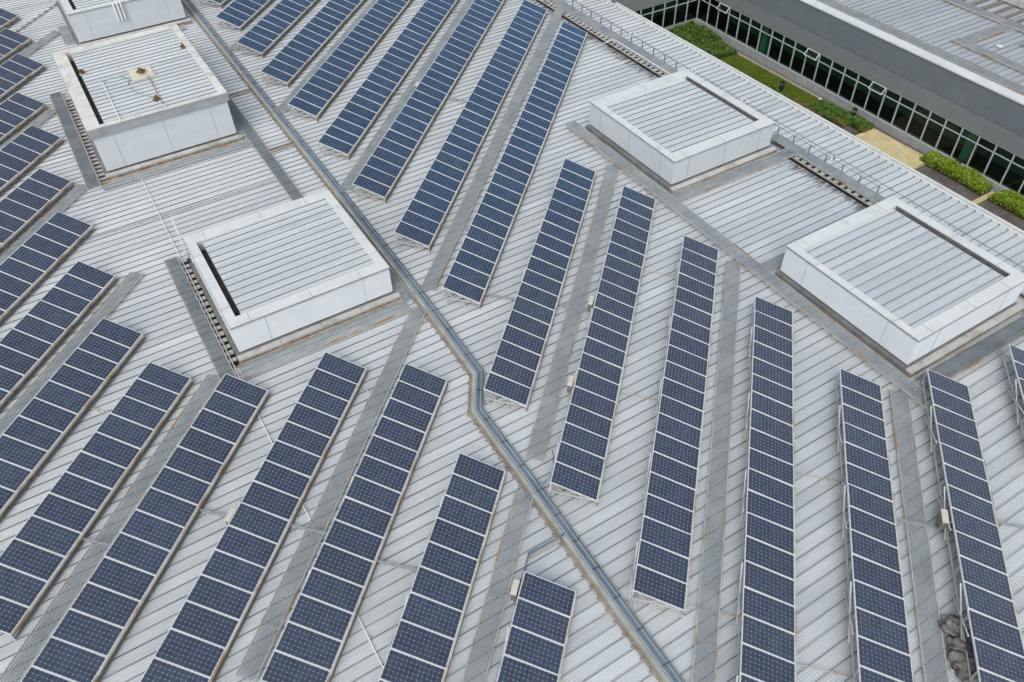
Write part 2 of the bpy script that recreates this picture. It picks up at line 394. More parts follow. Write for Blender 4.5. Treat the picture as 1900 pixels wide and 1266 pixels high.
# ------------------------------------------------------------------ roof boxes
def roof_box(label, x0, x1, y0, y1, zt, side, cl, cr, cf, cb, corr, band=False, drop=.06, copk='coping', name='roof_box', ledge=True):
    ox, oy = (x0+x1)/2, (y0+y1)/2
    t = empty(name, (ox, oy, 0), label=label, cat='roof box', group='white louvred roof boxes')
    X0, X1, Y0, Y1 = x0-ox, x1-ox, y0-oy, y1-oy; zb = .40
    c = MB().use('clad')
    if corr:   # fine horizontal corrugation, real profile
        n = int((zt-zb-.06)/.075); zs = [zb+i*(zt-zb-.06)/(2*n) for i in range(2*n+1)]
        prof = [(-.012 if i % 2 else .016, z) for i, z in enumerate(zs)]
    else: prof = [(.0, zb), (.0, zt-.06)]
    ring = lambda o, z: [(X0-o, Y0-o, z), (X1+o, Y0-o, z), (X1+o, Y1+o, z), (X0-o, Y1+o, z)]
    for i in range(len(prof)-1):
        a = ring(*prof[i]); b = ring(*prof[i+1])
        for j in range(4): c.poly([a[j], a[(j+1) % 4], b[(j+1) % 4], b[j]])
    c.poly(ring(0, zb)[::-1])
    # vertical panel joints
    c.use('band')
    for f in (.14, .5, .86) if not corr else (.2, .82):
        yy = Y0+(Y1-Y0)*f; xx = X0+(X1-X0)*f
        c.box(X0-.019, X0-.005, yy-.006, yy+.006, zb+.01, zt-.07); c.box(xx-.006, xx+.006, Y0-.019, Y0-.005, zb+.01, zt-.07)
    c.build('cladding', t)
    o = .04 if not band else .14
    h0 = zt-.06 if not band else zt-.52
    if band:
        bnd = MB().use('band')
        for a in ((X0-o, X1+o, Y0-o, Y0-.004), (X0-o, X1+o, Y1+.004, Y1+o), (X0-o, X0-.004, Y0-.004, Y1+.004), (X1+.004, X1+o, Y0-.004, Y1+.004)):
            bnd.box(a[0], a[1], a[2], a[3], h0, zt-.005)
        bnd.build('parapet_band', t)
    # coping: four mitred strips of sheet with joints
    cp = MB().use(copk)
    xi0, xi1, yi0, yi1 = X0+cl, X1-cr, Y0+cf, Y1-cb
    zz = zt
    cp.box(X0-o, X1+o, Y0-o, yi0, zt-.055, zz); cp.box(X0-o, X1+o, yi1, Y1+o, zt-.055, zz)
    cp.box(X0-o, xi0, yi0+.002, yi1-.002, zt-.055, zz-.002); cp.box(xi1, X1+o, yi0+.002, yi1-.002, zt-.055, zz-.002)
    # inner faces of the parapet
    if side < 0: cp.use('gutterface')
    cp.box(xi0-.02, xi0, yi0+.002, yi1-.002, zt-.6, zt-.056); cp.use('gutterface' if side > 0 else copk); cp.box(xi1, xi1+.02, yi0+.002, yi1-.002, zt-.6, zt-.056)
    cp.use(copk); cp.box(xi0, xi1, yi0-.02, yi0, zt-.6, zt-.056); cp.box(xi0, xi1, yi1, yi1+.02, zt-.6, zt-.056)
    jt = cp.use('joint')
    for f in (.12, .5, .82) if (x1-x0) < 9 else (.2, .5, .8):
        xx = X0+(X1-X0)*f
        jt.box(xx-.009, xx+.009, Y0-o, yi0-.01, zz+.001, zz+.004); jt.box(xx-.009, xx+.009, yi1+.01, Y1+o, zz+.001, zz+.004)
        yy = yi0+(yi1-yi0)*f
        jt.box(X0-o, xi0-.01, yy-.009, yy+.009, zz+.001, zz+.004); jt.box(xi1+.01, X1+o, yy-.009, yy+.009, zz+.001, zz+.004)
    jt.use('galv')
    jt.box(X0-o-.012, X0-o, Y0-o-.012, Y1+o, zt-.07, zz+.012); jt.box(X0-o, X1+o, Y0-o-.012, Y0-o, zt-.07, zz+.012)
    cp.build('coping', t)
    # ribbed lid: seams line up with the main roof
    rf = MB().use('boxroof'); gw = .27
    hi = zt-drop; lo = zt-drop-.08
    sx0, sx1 = (xi0+(gw if side < 0 else 0), xi1-(gw if side > 0 else 0))
    za, zb2 = (hi, lo) if side > 0 else (lo, hi)
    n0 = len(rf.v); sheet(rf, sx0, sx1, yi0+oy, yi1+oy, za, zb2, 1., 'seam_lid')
    rf.v[n0:] = [(p[0], p[1]-oy, p[2]) for p in rf.v[n0:]]
    rf.build('ribbed_lid', t)
    gt = MB().use('gutter')
    gx0, gx1 = (xi1-gw, xi1) if side > 0 else (xi0, xi0+gw)
    gt.box(gx0-.15, gx1+.01, yi0, yi1, zt-.62, zt-.58); gt.build('box_gutter', t)
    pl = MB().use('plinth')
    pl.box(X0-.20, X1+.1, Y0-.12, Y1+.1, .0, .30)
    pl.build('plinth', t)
    if ledge:
        lg = MB().use('ledge'); n = 4
        for i in range(n):
            a = X0-.2+(X1-X0+.45)*i/n; b = X0-.2+(X1-X0+.45)*(i+1)/n
            lg.box(a+.012, b-.012, Y0-.45, Y0-.125, .24, .33)
        lg.use('brown').box(X0-.2, X1+.25, Y0-.44, Y0-.13, .0, .235)
        lg.build('front_ledge', t)
    return t
B = roof_box('middle left roof box with fine ribbed cladding and a ladder at its back left corner', 2.02, 9.78, 28.42, 36.15, 1.93, -1, .42, .42, .62, .66, True, drop=.04)
Cb = roof_box('smaller-looking white roof box near the terrace with plain smooth cladding panels', 27.1, 34.66, 28.05, 36.1, 1.92, 1, .42, .48, .74, .70, False, drop=.04)
D = roof_box('largest-looking white roof box at the right edge with fine ribbed cladding', 26.88, 34.45, 11.6, 19.3, 1.92, 1, .38, .46, .58, .62, True, drop=.04)
A = roof_box('tall stained roof box with a grey band and a cream board on its lid', 0.0, 7.92, 47.45, 59.0, 3.18, -1, .66, .30, .26, .38, False, band=True, copk='coping_stained')
E_ = roof_box('roof box cut by the top left photo edge with three white pipes on its wall', 1.95, 10.0, 66.9, 76.5, 2.55, -1, .5, .4, .6, .6, False)
pp = empty('pipe_bundle', (5.45, 66.78, 0), label='three short white pipes on the wall of the top left roof box', cat='pipes')
for i in range(3): MB().use('white').tube([(-.28+i*.26, .05, 2.75), (-.28+i*.26, -.03, 2.60), (-.28+i*.26, -.03, 1.35)], .07, 8).build('pipe', pp)

# ------------------------------------------------------------------ solar arrays
panel = MB()
panel.use('alu')
hl, hw, ft = .978, .498, .025   # half length (slope), half width (row), frame lip
for a in ((-hw, hw, -hl, -hl+ft), (-hw, hw, hl-ft, hl), (-hw, -hw+ft, -hl+ft, hl-ft), (hw-ft, hw, -hl+ft, hl-ft)):
    panel.box(a[0], a[1], a[2], a[3], -.04, 0)
panel.use('cells').poly([(-hw+ft, -hl+ft, -.005), (hw-ft, -hl+ft, -.005), (hw-ft, hl-ft, -.005), (-hw+ft, hl-ft, -.005)])
panel.use('white').poly([(-hw+ft, -hl+ft, -.03), (-hw+ft, hl-ft, -.03), (hw-ft, hl-ft, -.03), (hw-ft, -hl+ft, -.03)])
panel_me = panel.mesh('solar_panel')
def truss():
    f = MB().use('rack')
    hiY, loY, hz, lz = .90, -.88, 1.02, .36
    f.bar((0, loY, lz), (0, hiY, hz), .045, .05)
    f.bar((0, loY, lz-.02), (0, hiY, .40), .04)
    f.bar((0, hiY, .38), (0, hiY, hz), .04)
    f.bar((0, .42, .40), (0, hiY-.15, .97), .035); f.bar((0, .42, .40), (0, -.1, .64), .035); f.bar((0, -.38, .37), (0, -.1, .64), .035)
    for y in (hiY-.12, -.1, loY): f.bar((0, y, .38), (-.05, y-.02, .0), .035); f.box(-.09, .0, y-.07, y+.02, .0, .06)
    return f.mesh('support_frame')
truss_me = truss()
def xbrace():
    f = MB().use('rack'); y = .97
    f.bar((-.95, y, .30), (.95, y+.02, 1.0), .045); f.bar((-.95, y+.05, 1.0), (.95, y+.03, .30), .045)
    return f.mesh('cross_brace')
xb_me = xbrace()
def jbox():
    f = MB(); f.use('boxgrey').box(-.28, .28, -.11, .11, .50, .56); f.use('boxdark').box(-.26, .26, -.10, .10, .05, .497)
    f.use('galv').bar((-.2, 0, .06), (-.2, 0, -.5), .04).bar((.2, 0, .06), (.2, 0, -.5), .04)
    return f.mesh('junction_box')
jb_me = jbox()
def array(label, q, p_top, n, group, jb=None, pitch=1.009, braces=()):
    """row of n panels running from p_top towards lower p; empty sits under its middle"""
    pm_ = p_top-n*pitch/2
    t = empty('solar_array', pq(pm_, q+.92), R(45), label=label, cat='solar array', group=group)
    L = n*pitch
    for i in range(n):
        x = L/2-(i+.5)*pitch
        inst('solar_panel', panel_me, t, (x, random.uniform(-.004, .004), .765+random.uniform(-.003, .003)), (R(20+random.uniform(-.8, .8)), R(random.uniform(-.7, .7)), 0))
    MB().use('alu').bar((-L/2, .905, 1.035), (L/2, .905, 1.035), .05, .06).build('high_rail', t)
    MB().use('lowrail').bar((-L/2, -.945, .36), (L/2, -.945, .36), .05, .10).build('low_rail', t)
    MB().use('boxdark').bar((-L/2, -.92, .13), (L/2, -.92, .13), .06, .08).build('gap_shade_strip', t)  # dark strip added to stand for the shaded gap under the low edge
    MB().use('rack').bar((-L/2+.05, .90, .40), (L/2-.05, .90, .40), .045).bar((-L/2, .4, .845), (L/2, .4, .845), .04).bar((-L/2, -.45, .54), (L/2, -.45, .54), .04).build('purlin', t)
    k = max(2, round(L/1.98)+1)
    for i in range(k): inst('support_frame', truss_me, t, (-L/2+.06+(L-.12)*i/(k-1), 0, 0))
    for b in range(3, n, 4): inst('cross_brace', xb_me, t, (L/2-b*pitch, 0, 0))
    if jb is not None:
        for j in ([jb] if not isinstance(jb, (list, tuple)) else jb):
            inst('junction_box', jb_me, t, (j-pm_, 1.12, .42), label='pale junction box on the high side of the array')
    return t
GU = 'solar arrays on the far side of the cable tray'; GL = 'solar arrays on the near left side of the cable tray'
up = [
 (14.95, 28.73, 6, 'solar array cut off by the right photo edge, only its left strip showing', None, 1.009),
 (11.33, 26.42, 15, 'solar array at lower right with rubbish bags lying along its left side', 19.0, 1.009),
 (7.72, 25.66, 15, 'solar array just left of the walkway that starts at the largest roof box corner', None, 1.009),
 (4.08, 29.6, 20, 'solar array standing nearly upright, right of the grating that ends short', None, 1.009),
 (.42, 33.57, 20, 'solar array whose near end stops just above the bottom edge, right of tray', None, 1.0045),
 (-3.22, 37.35, 20, 'solar array with two junction boxes on its left edge', (27.8, 22.55), 1.0085),
 (-6.92, 39.41, 18, 'solar array whose near end stands right beside the cable tray bend', None, 1.0117),
 (-10.56, 57.58, 30, 'solar array whose far end nearly touches the dirty gutter, nearest the small roof box', None, 1.018),
 (-14.32, 60.95, 30, 'solar array directly left of the longest diagonal grating', None, 1.0085),
 (-18.12, 34.4+30*1.009, 30, 'solar array with a small junction box halfway up, second left of the longest grating', 46.5, 1.009),
 (-21.86, 38.15+26*1.009, 26, 'fifth solar array from the top left end of the far block', None, 1.009),
 (-25.62, 42.05+21*1.009, 21, 'fourth solar array from the top left end of the far block', None, 1.009),
 (-29.42, 45.85+17*1.009, 17, 'third solar array from the top left end of the far block', None, 1.009),
 (-33.22, 49.7+12*1.009, 12, 'second solar array from the top left end of the far block', None, 1.009),
 (-36.95, 53.45+8*1.009, 8, 'short-looking solar array by the tray at the top photo edge', None, 1.009),
 (-40.6, 57.2+3*1.009, 3, 'tiny sliver of a solar array cut by the top photo edge beside the tray', None, 1.009)]
for q, pt, n, lab, jb, pi in up: array(lab, q, pt, n, GU, jb, pi)
lo = [
 (-55.75, 52.1, 4, 'solar array corner peeking in at the top left photo corner', None),
 (-52.0, 48.63, 6, 'second solar array from the top at the left photo edge', None),
 (-48.15, 45.0, 7, 'third solar array from the top at the left photo edge', None),
 (-44.32, 39.95, 7, 'fourth solar array from the top at the left photo edge', None),
 (-40.53, 36.39, 8, 'fifth solar array from the top at the left photo edge', None),
 (-36.85, 32.18, 8, 'sixth solar array from the top at the left photo edge', None),
 (-33.06, 28.63, 9, 'seventh solar array from the top at the left photo edge', None),
 (-29.33, 25.1, 11, 'solar array at far left, first one directly left of the middle roof box', None),
 (-25.57, 21.62, 12, 'solar array at left whose far end lies below the short grating stub', None),
 (-21.86, 19.55, 12, 'solar array at lower left whose near corner ends just inside the left edge', None),
 (-18.16, 19.63, 15, 'solar array whose far end touches the foot of the middle box side grating', None),
 (-14.41, 21.8, 16, 'solar array below the middle roof box with a pale junction box on its left edge', 13.2),
 (-10.66, 21.9, 16, 'solar array just right of the grating that runs down from the middle roof box', None),
 (-6.99, 17.77, 11, 'solar array starting just left of the tray, second from it in the near block', None),
 (-3.34, 13.36, 6, 'shortest near solar array with a junction box and blue conduit at its far corner', 12.75)]
for q, pt, n, lab, jb in lo: array(lab, q, pt, n, GL, jb)

# conduits linking the arrays
def conduit(label, q0, q1, p, r=.035, key='galv', z=.22, cat='conduit', group='pale conduits between the arrays'):
    a = pq(p, q0, z); b = pq(p-.03, q1, z); c = (a+b)/2; t = empty('conduit', (c.x, c.y, 0), label=label, cat=cat, group=group)
    a = a-Vector((c.x, c.y, 0)); b = b-Vector((c.x, c.y, 0))
    (MB().use(key).bar(a, b, r*2.6, r*1.4) if key == 'galv' else MB().use(key).tube([a, b], r*.6, 6)).build('pipe', t)
    me = MB().use('rack').box(-.035, .035, -.035, .035, 0, z-.02).mesh('support_foot')
    for f in (.2, .75):
        m_ = a.lerp(b, f); inst('support_foot', me, t, (m_.x, m_.y, 0))
for lab, q0, q1, p in (
 ('pale cable cover crossing the bare roof at bottom centre, between arrays', -8.95, -6.95, 13.0),
 ('pale cable cover crossing the grating at lower left', -20.1, -18.1, 11.38),
 ('pale cable cover meeting the junction box below the middle roof box', -16.35, -14.7, 13.52),
 ('pale cable cover crossing the rust-spotted grating right of the junction box array', -12.65, -10.65, 13.68),
 ('pale cable cover joining two arrays above the tray bend', -8.75, -6.9, 27.94),
 ('pale cable cover crossing the grating to the junction box above the tray bend', -5.05, -3.2, 28.0),
 ('pale cable cover between two far arrays below the long diagonal grating top', -16.2, -14.35, 46.34),
 ('pale cable cover crossing the far grating beside the small junction box', -20.0, -18.1, 46.45),
 ('pale cable cover crossing the far grating close to the top photo edge', -19.95, -18.1, 59.93),
 ('pale cable cover crossing the long diagonal grating near its lower end', -12.5, -10.6, 32.9),
 ('pale cable cover crossing the lower right grating to the bagged junction box', 9.55, 11.25, 19.0),
 ('pale cable cover reaching the right photo edge beside the last array', 13.15, 14.9, 19.7)):
    conduit(lab, q0, q1, p)
for lab, q0, q1, p in (
 ('thin rusty conduit right of the two-box array, upper one', -1.35, .4, 31.48),
 ('thin rusty conduit right of the two-box array, lower one', -1.35, .4, 23.06),
 ('thin rusty conduit right of the upright array, upper one', 5.95, 7.75, 20.4),
 ('thin rusty conduit right of the upright array, lower one', 5.9, 7.75, 12.6),
 ('thin rusty conduit crossing the grating near the bottom edge, right of centre', 2.25, 4.1, 13.85),
 ('thin rusty conduit crossing the grating below the middle roof box', -12.55, -10.65, 20.8),
 ('thin rusty conduit at far left between two arrays', -23.7, -21.9, 17.2)):
    conduit(lab, q0, q1, p, .03, 'rail', .14, group='thin rusty conduits between the arrays')

# ------------------------------------------------------------------ cable tray with blue conduits
t = empty('cable_tray', (10.5, 30, 0), label='long bent cable tray carrying a bundle of blue conduits down the middle of the roof', cat='cable tray')
path = [(11.05, 100), (10.98, 40), (10.93, 30), (10.80, 24), (10.74, 21.6), (9.62, 19.75), (9.58, 15.5), (9.42, 9), (9.20, -5)]
PT = [Vector((x-10.5, y-30, 0)) for x, y in path]
def off(pts, o):
    out = []
    for i, p in enumerate(pts):
        d0 = (pts[i]-pts[i-1]).normalized() if i else None; d1 = (pts[i+1]-pts[i]).normalized() if i < len(pts)-1 else None
        n0 = Vector((-d0.y, d0.x, 0)) if d0 else None; n1 = Vector((-d1.y, d1.x, 0)) if d1 else None
        if n0 is None: nn = n1; k = 1
        elif n1 is None: nn = n0; k = 1
        else: nn = (n0+n1).normalized(); k = 1/max(.5, nn.dot(n0))
        out.append(p+nn*o*k)
    return out
def strip(mb, a, b, z0, z1):
    for i in range(len(a)-1):
        mb.hexa([(a[i].x, a[i].y, z0), (b[i].x, b[i].y, z0), (b[i+1].x, b[i+1].y, z0), (a[i+1].x, a[i+1].y, z0), (a[i].x, a[i].y, z1), (b[i].x, b[i].y, z1), (b[i+1].x, b[i+1].y, z1), (a[i+1].x, a[i+1].y, z1)])
M['traydark'] = pm('dark_tray_bed', (.14, .155, .17), (.20, .21, .225), 2, .7)
tr = MB().use('traydark'); strip(tr, off(PT, -.10), off(PT, .268), .141, .148); tr.use('tray')    # +offset is to the right seen going down (east)
strip(tr, off(PT, -.27), off(PT, .27), .10, .14)
strip(tr, off(PT, .272), off(PT, .285), .08, .20); strip(tr, off(PT, -.285), off(PT, -.272), .08, .20)
tr.use('joint')
for i in range(len(PT)-1):
    d = PT[i+1]-PT[i]; n = int(d.length/2.4); nn = Vector((-d.y, d.x, 0)).normalized()
    for j in range(n):
        p = PT[i]+d*((j+.2)/n); tr.bar(p-nn*.27+Vector((0, 0, .1425)), p-nn*.1+Vector((0, 0, .1425)), .014, .004)
tr.build('tray_base', t)
br_ = MB().use('brown')
strip(br_, off(PT, -.40), off(PT, -.30), .05, .09)
for i in range(len(PT)-1):
    d = PT[i+1]-PT[i]; n = int(d.length/.5)
    nn = Vector((-d.y, d.x, 0)).normalized()
    for j in range(n):
        p = PT[i]+d*(j/max(1, n)); br_.bar(p-nn*.47+Vector((0, 0, .03)), p+nn*.3+Vector((0, 0, .03)), .05, .06)
br_.build('support_bracket', t)
M['cable_light'] = pm('pale_blue_conduit', (.28, .34, .40), (.40, .44, .48), .8, .45)
for k_ in range(5):
    o = .225-k_*.068; fine = []
    base_ = off(PT, o)
    for a_, b_ in zip(base_, base_[1:]):
        n_ = max(1, int((b_-a_).length/1.1)); fine += [a_.lerp(b_, j_/n_)+Vector((random.uniform(-.008, .008), 0, 0)) for j_ in range(n_)]
    fine.append(base_[-1])
    mb = MB().use('cable_light' if k_ in (1, 4) else 'cable'); mb.tube([p+Vector((0, 0, .175+.008*(k_ % 2))) for p in fine], .025, 7); smooth(mb.build('blue_conduit', t))
for i in range(len(PT)-1):
    d = PT[i+1]-PT[i]; n = int(d.length/1.3); nn = Vector((-d.y, d.x, 0)).normalized()
    for j in range(n):
        p = PT[i]+d*((j+.5)/max(1, n)); MB().use('black').bar(p-nn*.05+Vector((0, 0, .205)), p+nn*.27+Vector((0, 0, .205)), .03, .015).build('cable_clip', t)
t = empty('conduit_branch', (8.3, 12.8, 0), label='blue-grey conduit branching left from the tray to the shortest near array', cat='conduit')
for dz in (0, .06): smooth(MB().use('cable').tube([(1.05, -.1, .22+dz), (.75, -.14, .24), (-.45, -.1+dz, .2), (-.75, -.35, .2), (-1.35+dz, -.95, .24), (-1.42+dz, -1.02, .7)], .03).build('conduit_pipe', t))
MB().use('tray').bar((.85, -.15, .14), (-.5, -.13, .14), .2, .03).build('tray_base', t)
t = empty('conduit_branch', (10.4, 15.2, 0), label='short blue conduit elbow right of the tray, entering the array above it', cat='conduit')
smooth(MB().use('cable').tube([(-.75, -.2, .22), (-.2, -.15, .24), (.25, .05, .25), (.45, .45, .3), (.5, .6, .8)], .035).build('conduit_pipe', t))
t = empty('pipe_pair', (9.9, 52.8, 0), label='pair of low rails between the stained box grating and the tray, upper one', cat='pipes', group='short low rails beside the tray')
for d_ in (0, .35): MB().use('brown').bar((-.85, -.05+d_, .1), (.75, d_, .1), .06).build('pipe', t)
t = empty('pipe_pair', (9.9, 44.6, 0), label='pair of low rails between the stained box grating and the tray, lower one', cat='pipes', group='short low rails beside the tray')
for d_ in (0, .35): MB().use('brown').bar((-.85, -.05+d_, .1), (.75, d_, .1), .06).build('pipe', t)

# rails and strips in front of boxes
def rails(label, x0, x1, y, offs, keys, z=.1, name='roof_rail_set'):
    t = empty(name, ((x0+x1)/2, y, 0), label=label, cat='rails'); h = (x1-x0)/2
    for o, k in zip(offs, keys): MB().use(k).box(-h, h, o-.03, o+.03, z-.05, z+.02*(1+(o > 0))).build('rail', t)
    s = MB().use('grate'); s.box(-h, h, min(offs)+.05, max(offs)-.05, .05, .065); s.build('walk_plate', t)
rails('grey plank and rusty rails lying along the front of the middle roof box', 1.7, 10.1, 27.45, (-.42, 0, .28, .42), ('rail', 'galv', 'galv', 'rail'), .12)
rails('grey plank and rails along the front foot of the stained roof box', -.6, 8.3, 46.45, (-.35, .0, .35), ('galv', 'galv', 'rail'), .12)
rails('plank and rails at the front foot of the top left roof box', 1.2, 9.6, 65.9, (-.35, .35), ('galv', 'rail'), .12)
# long white lightning conductor in one line, with clips
t = empty('lightning_conductor', (1.55, 30, 0), label='long thin white lightning conductor running down the roof left of centre', cat='conductor')
MB().use('white').bar((.03, 16.2, .08), (-.06, -24, .08), .045, .03).build('conductor_strip', t)
me = MB().use('galv').box(-.05, .05, -.035, .035, 0, .09).mesh('clip')
for k in range(26): inst('clip', me, t, (0, -23+k*1.5, 0))
def clipline(label, x0, y0, x1, y1, n):
    t = empty('lightning_conductor', (x0, y0, 0), label=label, cat='conductor')
    MB().use('galv').bar((0, 0, .07), (x1-x0, y1-y0, .07), .03, .02).build('conductor_strip', t)
    me = MB().use('galv').box(-.03, .03, -.03, .03, 0, .1).mesh('clip')
    for i in range(n):
        f = (i+.5)/n; inst('clip', me, t, ((x1-x0)*f, (y1-y0)*f, 0))
clipline('thin clipped conductor crossing the roof between the stained and the middle box', -3, 41.7, 8.2, 41.55, 8)
clipline('thin conductor over the two-row gap behind the small roof box, along the eave strip', 37.6, 55, 37.5, 10, 30)
# star shaped white anchors on the eave strip
def anchor(label, x, y, s=1.):
    t = empty('lightning_anchor', (x, y, 0), label=label, cat='anchor', group='white star-shaped anchors on the roof')
    m_ = MB().use('white'); 
    for k in range(5):
        a = k*1.257+.3; m_.bar((0, 0, .06), (.22*s*math.cos(a), .22*s*math.sin(a), .10), .06, .05)
        m_.box(.22*s*math.cos(a)-.05, .22*s*math.cos(a)+.05, .22*s*math.sin(a)-.05, .22*s*math.sin(a)+.05, .02, .13)
    m_.build('anchor_arm', t); n_ = MB().use('brown'); n_.tube([(0, 0, 0), (0, 0, .18)], .07); n_.build('anchor_post', t)
anchor('white star anchor on the eave strip near the far handrail', 37.6, 45.3)
anchor('white star anchor behind the small roof box', 37.5, 33.2)
anchor('white star anchor beside the handrail between the two right-hand boxes', 37.2, 25.2)
anchor('white star anchor behind the largest roof box', 36.9, 17.3, 1.1)
anchor('small white anchor above the small roof box corner', 37.5, 38.2, .7)

# ------------------------------------------------------------------ handrails
def handrail(label, x, y0, y1):
    t = empty('handrail', (x, (y0+y1)/2, 0), label=label, cat='handrail', group='low handrails beside the gratings')
    m_ = (y0+y1)/2; y = y0
    while y <= y1+.01:
        MB().use('post').bar((0, y-m_, .0), (0, y-m_, .72), .055).build('post', t); y += 1.27
    MB().use('post').tube([(0, y0-m_-.3, .70), (0, y1-m_+.3, .70)], .014, 6).build('cable_line', t)
handrail('low wire handrail on posts along the far grating', 36.58, 39.04, 75)
handrail('low wire handrail on posts between the two right-hand roof boxes', 36.25, 21.3, 29)
# white pipe hopping over the gutter
t = empty('white_pipe', (36, 46, 0), label='thin white pipe crossing the far gutter and following the grating', cat='pipe')
smooth(MB().use('white').tube([(-2.7, -1.0, .1), (-1.5, -1.0, .2), (-.5, -.9, .28), (-.36, -1.2, .3), (-.38, -7.6, .3)], .03).build('pipe', t))

# ladder at middle box
t = empty('roof_ladder', (1.92, 37.3, 0), label='small white ladder standing at the back left corner of the middle roof box', cat='ladder')
for s_ in (-.2, .2): MB().use('white').bar((0-.05, s_, 0), (.02, s_+.1, 2.5), .05).build('stile', t)
for k in range(8): MB().use('white').bar((-.04, -.2, .3+k*.28), (-.04, .24, .3+k*.28), .035).build('rung', t)
# things on the stained box lid
def clump(mb, c, r, h, amp, seed, sub=3):
    bm = bmesh.new(); bmesh.ops.create_icosphere(bm, subdivisions=sub, radius=1)
    n = len(mb.v)
    for v in bm.verts:
        d = v.co.copy(); k = 1+amp*noise.noise(d*1.7+Vector((seed*3.1, seed, 0)))-amp*.55*abs(noise.noise(Vector((d.x*3, d.y*7, d.z*4))+Vector((seed, 0, 5))))-amp*.25*abs(noise.noise(d*11+Vector((0, seed, 5))))
        p = Vector((d.x*r*k, d.y*r*k, max(-.2, d.z*k)*h)); mb.v.append(tuple(p+Vector(c)))
    for f in bm.faces: mb.f.append(tuple(n+v.index for v in f.verts)); mb.mi.append(mb.cur)
    bm.free()
LZ = 3.06
t = empty('cream_board', (4.24, 52.9, LZ), label='square cream board with a stained vent on the tall roof box lid', cat='board')
MB().use('cream').box(-.68, .68, -.8, .8, .05, .14).build('board', t)
for i, (x, y, r_, lab) in enumerate(((4.24, 52.8, .22, 'rotten brown vent on the cream board'), (1.04, 55.1, .15, 'small brown vent at the left side of the stained box lid'), (7.45, 55.1, .17, 'brown vent at the right side of the stained box lid'), (4.2, 48.9, .19, 'brown vent near the front edge of the stained box lid'))):
    t = empty('roof_vent', (x, y, LZ+(.14 if i == 0 else .0)), label=lab, cat='vent', group='brown mouldy vents on the stained box')
    m_ = MB().use('cream'); m_.box(-r_*1.1, r_*1.1, -r_*1.1, r_*1.1, .01, .05); m_.build('vent_base', t)
    m_ = MB().use('nest'); clump(m_, (0, 0, .12), r_, .22, .8, i+2); m_.build('vent_stuffing', t)
t = empty('garden_hose', (3.2, 51, LZ), label='faded teal hose looping over the stained box lid', cat='hose')
smooth(MB().use('teal').tube([(-1.3, 2.1, .08), (-.7, 2.35, .08), (-.1, 2.2, .08), (.2, 1.5, .08), (0, .9, .08)], .028).build('hose', t))
smooth(MB().use('teal').tube([(0, .4, .08), (.15, -.4, .08), (.5, -1.1, .08), (1., -1.7, .08), (1.2, -2., .08)], .022).build('hose_end', t))
t = empty('white_pipe', (1.8, 50, LZ), label='white conductor strip crossing the front of the stained box lid', cat='pipe')
MB().use('white').bar((.08, 3., .1), (.0, -1.4, .12), .06, .03).bar((0, -1.4, .12), (-.02, -2.68, .24), .06, .03).build('pipe', t)
t = empty('white_pipe', (4.4, 50, LZ), label='brown and white strip running from the cream board to the box edge', cat='pipe')
MB().use('brown').bar((.1, 2.2, .16), (.0, -2.0, .12), .05, .03).build('pipe', t)
MB().use('white').bar((.0, -2.0, .14), (.0, -2.62, .24), .06, .03).build('pipe_end', t)
# beaded cable
t = empty('beaded_cable', (.1, 74.7, 0), label='dark beaded cable lying on the roof by the top left box', cat='cable')
bc = MB().use('boxdark'); a = Vector((1.6, 1.7, .1)); b = Vector((-2.4, -2.6, .1)); bc.tube([a, b], .03)
bc.build('cable_line', t)
for k in range(8): bd = MB().use('boxdark'); clump(bd, tuple(a.lerp(b, k/8)), .12, .12, .4, k, 2); bd.build('bead', t)
# rubbish bags
for i, (x, y, r_, lab) in enumerate(((18.5, 2.78, .42, 'crumpled grey rubbish bag, farthest of the heap by the array'), (18.1, 2.2, .38, 'grey rubbish bag in the middle of the heap by the array'), (18.65, 2.15, .34, 'grey rubbish bag tucked under the array in the heap'), (17.72, 1.72, .42, 'nearest grey rubbish bag of the heap by the array'), (21.75, 5.55, .30, 'single grey rubbish bag under the pale junction box'))):
    m_ = MB().use('bag'); clump(m_, (0, 0, r_*.4), r_, r_*.75, .62, i*3+1, 4)
    o = m_.build('rubbish_bag', label=lab, cat='rubbish bag', group='grey rubbish bags at lower right'); o.location = (x, y, 0); smooth(o)

